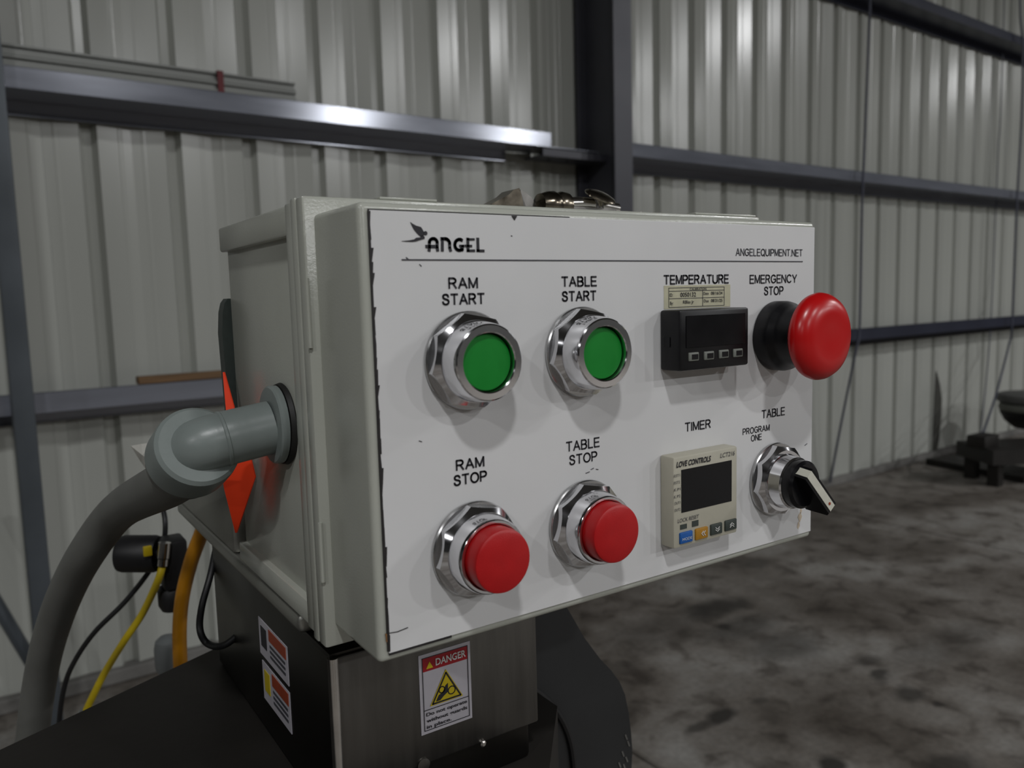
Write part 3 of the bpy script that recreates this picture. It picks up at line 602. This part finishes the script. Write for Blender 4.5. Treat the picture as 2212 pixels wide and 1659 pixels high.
# ---- timer
MX0, MZ0, MH = .1556, Z(-.1189), .010
tm = part('timer', MB().box(MX0, MX0 + .048, -MH, -.0002, MZ0, MZ0 - .048, .0012), 'timer_beige', cb, label='square beige timer module under the word TIMER')
def face_box(cs, y0, y1, bev=0.0):
    q = [onY(x, y, -MH) for x, y in cs]; xa = (q[0].x + q[3].x) / 2; xb = (q[1].x + q[2].x) / 2; za = (q[0].z + q[1].z) / 2; zb = (q[2].z + q[3].z) / 2
    return MB().box(xa, xb, y0, y1, za, zb, bev), (xa, xb, za, zb)
mb, sr = face_box(((1471, 1015), (1580, 994), (1580, 1082), (1472, 1108)), -MH - .0002, -MH + .001)
part('display_window', mb, 'black_gloss', tm)
for cs, m_ in ((((1467, 1151), (1494, 1145), (1494, 1169), (1467, 1175)), 'key_blue'), (((1500, 1143), (1527, 1136), (1527, 1160), (1501, 1167)), 'key_yellow'),
               (((1533, 1134), (1558, 1127), (1558, 1150), (1534, 1157)), 'key_dark'), (((1564, 1125), (1589, 1119), (1589, 1141), (1565, 1148)), 'key_dark')):
    mb, kr = face_box(cs, -MH - .0010, -MH + .0005, .0005); k_ = part('key', mb, m_, tm)
    xa, xb, za, zb = kr; cx_, cz_ = (xa + xb) / 2, (za + zb) / 2; w_, h_ = (xb - xa), abs(za - zb); yk = -MH - .0011
    if m_ == 'key_blue': part('key_symbol', text_mb('MODE', xa + w_ * .15, xb - w_ * .1, cz_ - h_ * .1, h_ * .24, yk + .0001), 'print_white', k_)
    else:
        sy = MB()
        for q in (0, 1):
            if m_ == 'key_yellow': dx = q * w_ * .16; sy.ribbon([(cx_ + dx + w_ * .08, cz_ + h_ * .2), (cx_ + dx - w_ * .06, cz_), (cx_ + dx + w_ * .08, cz_ - h_ * .2)], .0004, yk)
            else:
                sgn = 1 if cs[0][0] > 1560 else -1; dz = q * h_ * .2 - h_ * .1
                sy.ribbon([(cx_ - w_ * .14, cz_ + dz - sgn * h_ * .08), (cx_ + w_ * .03, cz_ + dz + sgn * h_ * .12), (cx_ + w_ * .2, cz_ + dz - sgn * h_ * .08)], .0004, yk)
        part('key_symbol', sy, 'print_white', k_)
for cs in (((1469, 1134), (1483, 1131), (1483, 1141), (1469, 1144)), ((1494, 1126), (1508, 1123), (1508, 1135), (1495, 1138))):
    mb, _ = face_box(cs, -MH - .0003, -MH + .0005); part('indicator', mb, 'key_dark', tm)
for body, xl, xr, yc, cap, bold, sh in (('LOVE CONTROLS', 1460, 1535, 997, .0028, .03, .25), ('LCT216', 1555, 1586, 981, .0024, 0, .2), ('LOCK RESET', 1463, 1509, 1120, .0020, 0, .15),
                                       ('RST1', 1454.5, 1468, 1027, .0014, 0, 0), ('RST2', 1454.5, 1468, 1042, .0014, 0, 0), ('K.P1', 1455, 1469, 1057, .0014, 0, 0), ('K.P2', 1455, 1469, 1072, .0014, 0, 0), ('OUT1', 1456, 1469, 1086, .0014, 0, 0), ('OUT2', 1456, 1469, 1101, .0014, 0, 0)):
    px_text(tm, 'lettering', body, xl, xr, yc, cap, -MH, 'ink_grey' if not bold else 'ink', bold, sh)

# ------------------------------------------------------------------ cable entry: fitting, conduit, tag
FC = Vector((-.0045, .108, Z(-.0975)))
E_ = dep(430, 962, .392); td = (E_ - FC).normalized()
hx = Vector((-.10, .875, -.475)).normalized()
pf = empty('conduit_fitting', FC); tag(pf, 'grey plastic conduit elbow screwed into the left side of the control box', 'pipe fitting')
part('gasket', MB().lathe([(.0205, .0), (.0212, .0008), (.0205, .0030)], FC, (-1, 0, 0), 48), 'gasket', pf)
part('flange', MB().lathe([(.0190, .0030), (.0200, .0036), (.0200, .0068), (.0192, .0076), (.0145, .0080)], FC, (-1, 0, 0), 56), 'pvc_grey', pf)
p_in = FC + Vector((-.007, 0, -.0012))
part('elbow', MB().tube([p_in, FC + td * .018, FC + td * .030, E_ + hx * .0025 - td * .0005, E_ + hx * .014], .01365, 36, 8), 'pvc_grey', pf, 40)
part('seam', MB().lathe([(.0137, 0), (.01415, .0004), (.01415, .0016), (.0137, .002)], FC + td * .0300, td, 40), 'pvc_grey', pf)
HO = E_ + hx * .0035
part('hub', MB().lathe([(.0145, -.0040), (.0188, -.0040), (.0205, -.0022), (.0210, .0020), (.0210, .0150), (.0200, .0163), (.012, .0165)], HO, hx, 56), 'pvc_grey', pf)
part('gland_nut', MB().lathe([(.0180, .0160), (.0190, .0165), (.0190, .0235), (.0170, .0250), (.012, .025)], HO, hx, 40), 'conduit_grey', pf)
cpath = [HO + hx * .024, HO + hx * .050] + [dep(x, y, d) for x, y, d in ((258, 1103, .56), (190, 1190, .60), (140, 1285, .64), (105, 1385, .675), (85, 1480, .70), (72, 1580, .715), (66, 1680, .72))]
cpath += [Vector((cpath[-1].x, cpath[-1].y + .01, .9)), Vector((cpath[-1].x, cpath[-1].y + .02, .014))]
solo('flexible_conduit', MB().tube(cpath, .0134, 24, 8), 'conduit_grey', cpath[-1], 'thick dark grey flexible conduit curving down from the elbow', 'conduit')
# orange tag bent beside the box
def tagp(x, y, X): return onX(x, y, X)
Lp = [onY(481, 804, .192), onY(488, 886, .188), onY(478, 965, .182), onY(483, 1052, .180), onY(508, 1151, .190)]
Rp = [onY(484, 804, .192), onY(506, 884, .184), onY(534, 960, .170), onY(551, 1030, .164), onY(511, 1151, .1898)]
for p in Rp + Lp: p.x = min(p.x, -.0055)
mb = MB(); n = len(Lp); vs = Lp + Rp; th_ = Vector((.0007, .0004, 0))
mb.add([*vs, *[v + th_ for v in vs]], [(i, i + 1, n + i + 1, n + i) for i in range(n - 1)] + [(2 * n + i, 3 * n + i, 3 * n + i + 1, 2 * n + i + 1) for i in range(n - 1)]
       + [(i, 2 * n + i, 2 * n + i + 1, i + 1) for i in range(n - 1)] + [(n + i, n + i + 1, 3 * n + i + 1, 3 * n + i) for i in range(n - 1)] + [(0, n, 3 * n, 2 * n), (n - 1, 3 * n - 1, 4 * n - 1, 2 * n - 1)])
solo('warning_tag', mb, 'orange_tag', Lp[-1], 'bright orange-red pointed tag between the elbow and the box', 'tag', sharp=60)
# crumpled paper behind the hub
pc = [dep(x, y, .62) for x, y in ((284, 963), (310, 958), (340, 955), (345, 985), (338, 1002), (312, 1012), (300, 1000), (292, 978))]
mb = MB(); cen = sum(pc, Vector()) / len(pc) - FW * .006; nn = len(pc)
pc = [p + FW * random.uniform(-.004, .004) for p in pc]
mb.add(pc + [cen] + [p + FW * .0012 for p in pc] + [cen + FW * .0012], [(i, (i + 1) % nn, nn) for i in range(nn)] + [((i + 1) % nn + nn + 1, i + nn + 1, 2 * nn + 1) for i in range(nn)] + [(i, i + nn + 1, (i + 1) % nn + nn + 1, (i + 1) % nn) for i in range(nn)])
solo('paper_label', mb, 'paper', pc[5], 'small crumpled white paper label hanging behind the elbow', 'label', sharp=10)

# ------------------------------------------------------------------ air valve and hoses behind the machine
DV = .80
v0 = dep(375, 1230, DV)
av = empty('air_valve', dep(375, 1308, DV)); tag(av, 'black air valve with a yellow mark hanging behind the conduit', 'valve')
s_ = DV / FPX
part('valve_body', MB().box(v0.x - 25 * s_, v0.x + 27 * s_, v0.y - .012, v0.y + .02, v0.z - 38 * s_, v0.z + 68 * s_, .003), 'rubber_black', av)
part('drain_cup', MB().lathe([(.012, 0), (.014, .003), (.014, .018), (.011, .024)], (v0.x - .002, v0.y + .004, v0.z - 38 * s_), (0, 0, -1), 24), 'rubber_black', av)
c0 = dep(300, 1196, DV)
part('coil', MB().lathe([(.012, 0), (.0175, .002), (.0185, .006), (.0185, .036), (.017, .040)], c0 - RT * .020, RT, 28), 'rubber_black', av)
part('coil_stem', MB().lathe([(.006, 0), (.006, .03)], c0 + RT * .014, RT, 16), 'rubber_black', av)
y0_ = dep(318, 1191, DV - .022); part('yellow_mark', MB().box(y0_.x - .0035, y0_.x + .0045, y0_.y - .001, y0_.y + .003, y0_.z - .005, y0_.z + .005, .001), 'hose_yellow', av)
f0, f1_ = dep(356, 1172, DV - .02), dep(351, 1222, DV - .02)
part('hose_fitting', MB().tube([f0, f0 + (f1_ - f0) * .66], .0058, 14, 1).tube([f0 + (f1_ - f0) * .7, f1_], .0050, 14, 1), 'nickel', av)
def hose(name, label, pts, r, m, cat='hose', grp=None):
    P_ = [dep(*p) for p in pts]; return solo(name, MB().tube(P_, r, 14, 8), m, P_[-1], label, cat, grp)
hose('yellow_hose', 'thin yellow air hose running down from the black valve', [(350.5, 1225, DV - .02), (340, 1257, DV - .02), (308, 1325, DV), (268, 1385, DV), (228, 1450, DV + .02), (200, 1505, DV + .02), (186, 1535, DV + .02)], .0036, 'hose_yellow')
h_ = dep(186, 1532, DV + .02)
solo('hose_connector', MB().lathe([(.006, 0), (.0075, .004), (.0075, .014), (.005, .018)], h_, (-.2, .1, -1), 14), 'chrome_dull', h_ - Vector((0, 0, .018)), 'small metal connector at the lower end of the yellow hose', 'connector')
hose('orange_hose', 'thick orange hose curving down behind the machine table', [(455, 1105, .72), (436, 1150, .73), (412, 1215, .74), (394, 1290, .75), (388, 1360, .76), (390, 1440, .77), (396, 1540, .78)], .0066, 'hose_orange')
hose('black_cable', 'thin black cable running down left of the yellow hose', [(350, 1090, .83), (357, 1130, .82), (352, 1175, .82), (325, 1230, .82), (270, 1300, .82), (205, 1365, .82), (163, 1425, .83), (140, 1480, .84), (128, 1560, .85), (124, 1680, .86)], .0026, 'rubber_black', 'cable')
hose('black_cable', 'black cable hanging in a loop under the bracket', [(470, 1165, .60), (455, 1240, .58), (436, 1310, .57), (432, 1360, .56), (448, 1390, .56), (480, 1395, .55), (515, 1370, .55), (540, 1330, .55), (556, 1285, .55)], .0024, 'rubber_black', 'cable')
g = dep(363, 1398, 1.0); cp = empty('capped_pipe', (g.x, g.y, 0)); tag(cp, 'upright grey pipe with a rounded cap behind the orange hose', 'pipe')
part('pipe', MB().tube([(g.x, g.y, 0), (g.x, g.y, g.z - .005)], .0125, 20, 1), 'fitting_grey', cp)
part('cap', MB().lathe([(.0155, -.028), (.0165, -.022), (.0165, 0), (.0145, .009), (.009, .014), (.002, .016)], g, (0, 0, 1), 28), 'fitting_grey', cp)

# ------------------------------------------------------------------ polished hardware on top of the box
TYb = .125; zt0 = Z(.0094)
tf = empty('swivel_clamp', (.17, TYb, zt0)); tag(tf, 'tarnished metal swivel clamp lying on top of the control box', 'clamp')
def tp(x, y): return onY(x, y, TYb)
b0_ = tp(1062, 440); 
part('wedge_plate', MB().prism([(b0_.x, TYb, zt0), b0_, tp(1098, 421), tp(1110, 410), tp(1122, 406), tp(1136, 446), (tp(1140, 446).x, TYb, zt0)], (0, .014, 0)), 'brass', tf)
part('bright_blade', MB().prism([tp(1124, 409), tp(1136, 416), tp(1150, 428), tp(1158, 446), (tp(1160, 446).x, TYb, zt0), (tp(1139, 446).x, TYb, zt0)], (0, .008, 0)), 'nickel', tf)
kc = tp(1196, 434); s2 = .55 / FPX
part('knuckle', MB().lathe([(.003, -.0130), (.0072, -.0115), (.0088, -.006), (.0092, -.001), (.0080, .002), (.0092, .005), (.0086, .010), (.005, .0125)], (kc.x, TYb, kc.z - .003), (1, 0, 0), 28), 'brass', tf)
part('knuckle_foot', MB().box(kc.x - .009, kc.x + .009, TYb - .006, TYb + .006, zt0, kc.z), 'brass', tf)
n0_ = tp(1225, 440); n1_ = tp(1332, 452)
part('neck', MB().tube([(n0_.x, TYb, n0_.z), ((n0_.x * .6 + n1_.x * .4), TYb, (n0_.z * .6 + n1_.z * .4) + .0015), (n1_.x, TYb, n1_.z)], .0042, 16, 5), 'nickel', tf)
part('neck_foot', MB().box(n0_.x + .002, n1_.x - .004, TYb - .004, TYb + .004, zt0, n1_.z), 'nickel', tf)
dc = tp(1287, 429)
part('cap_disc', MB().lathe([(.0105, 0), (.0112, .0010), (.0100, .0022), (.006, .0034), (.001, .0038)], (dc.x, TYb - .004, dc.z), (.15, -.55, 1), 32), 'brass', tf)
part('cap_stem', MB().lathe([(.004, 0), (.004, .006)], (dc.x, TYb - .002, dc.z - .007), (0, 0, 1), 12), 'nickel', tf)
t0_, t1_ = tp(1318, 454), tp(1378, 459)
part('flat_tongue', MB().box(t0_.x, t1_.x, TYb - .006, TYb + .006, zt0, t1_.z, .0005), 'nickel', tf)
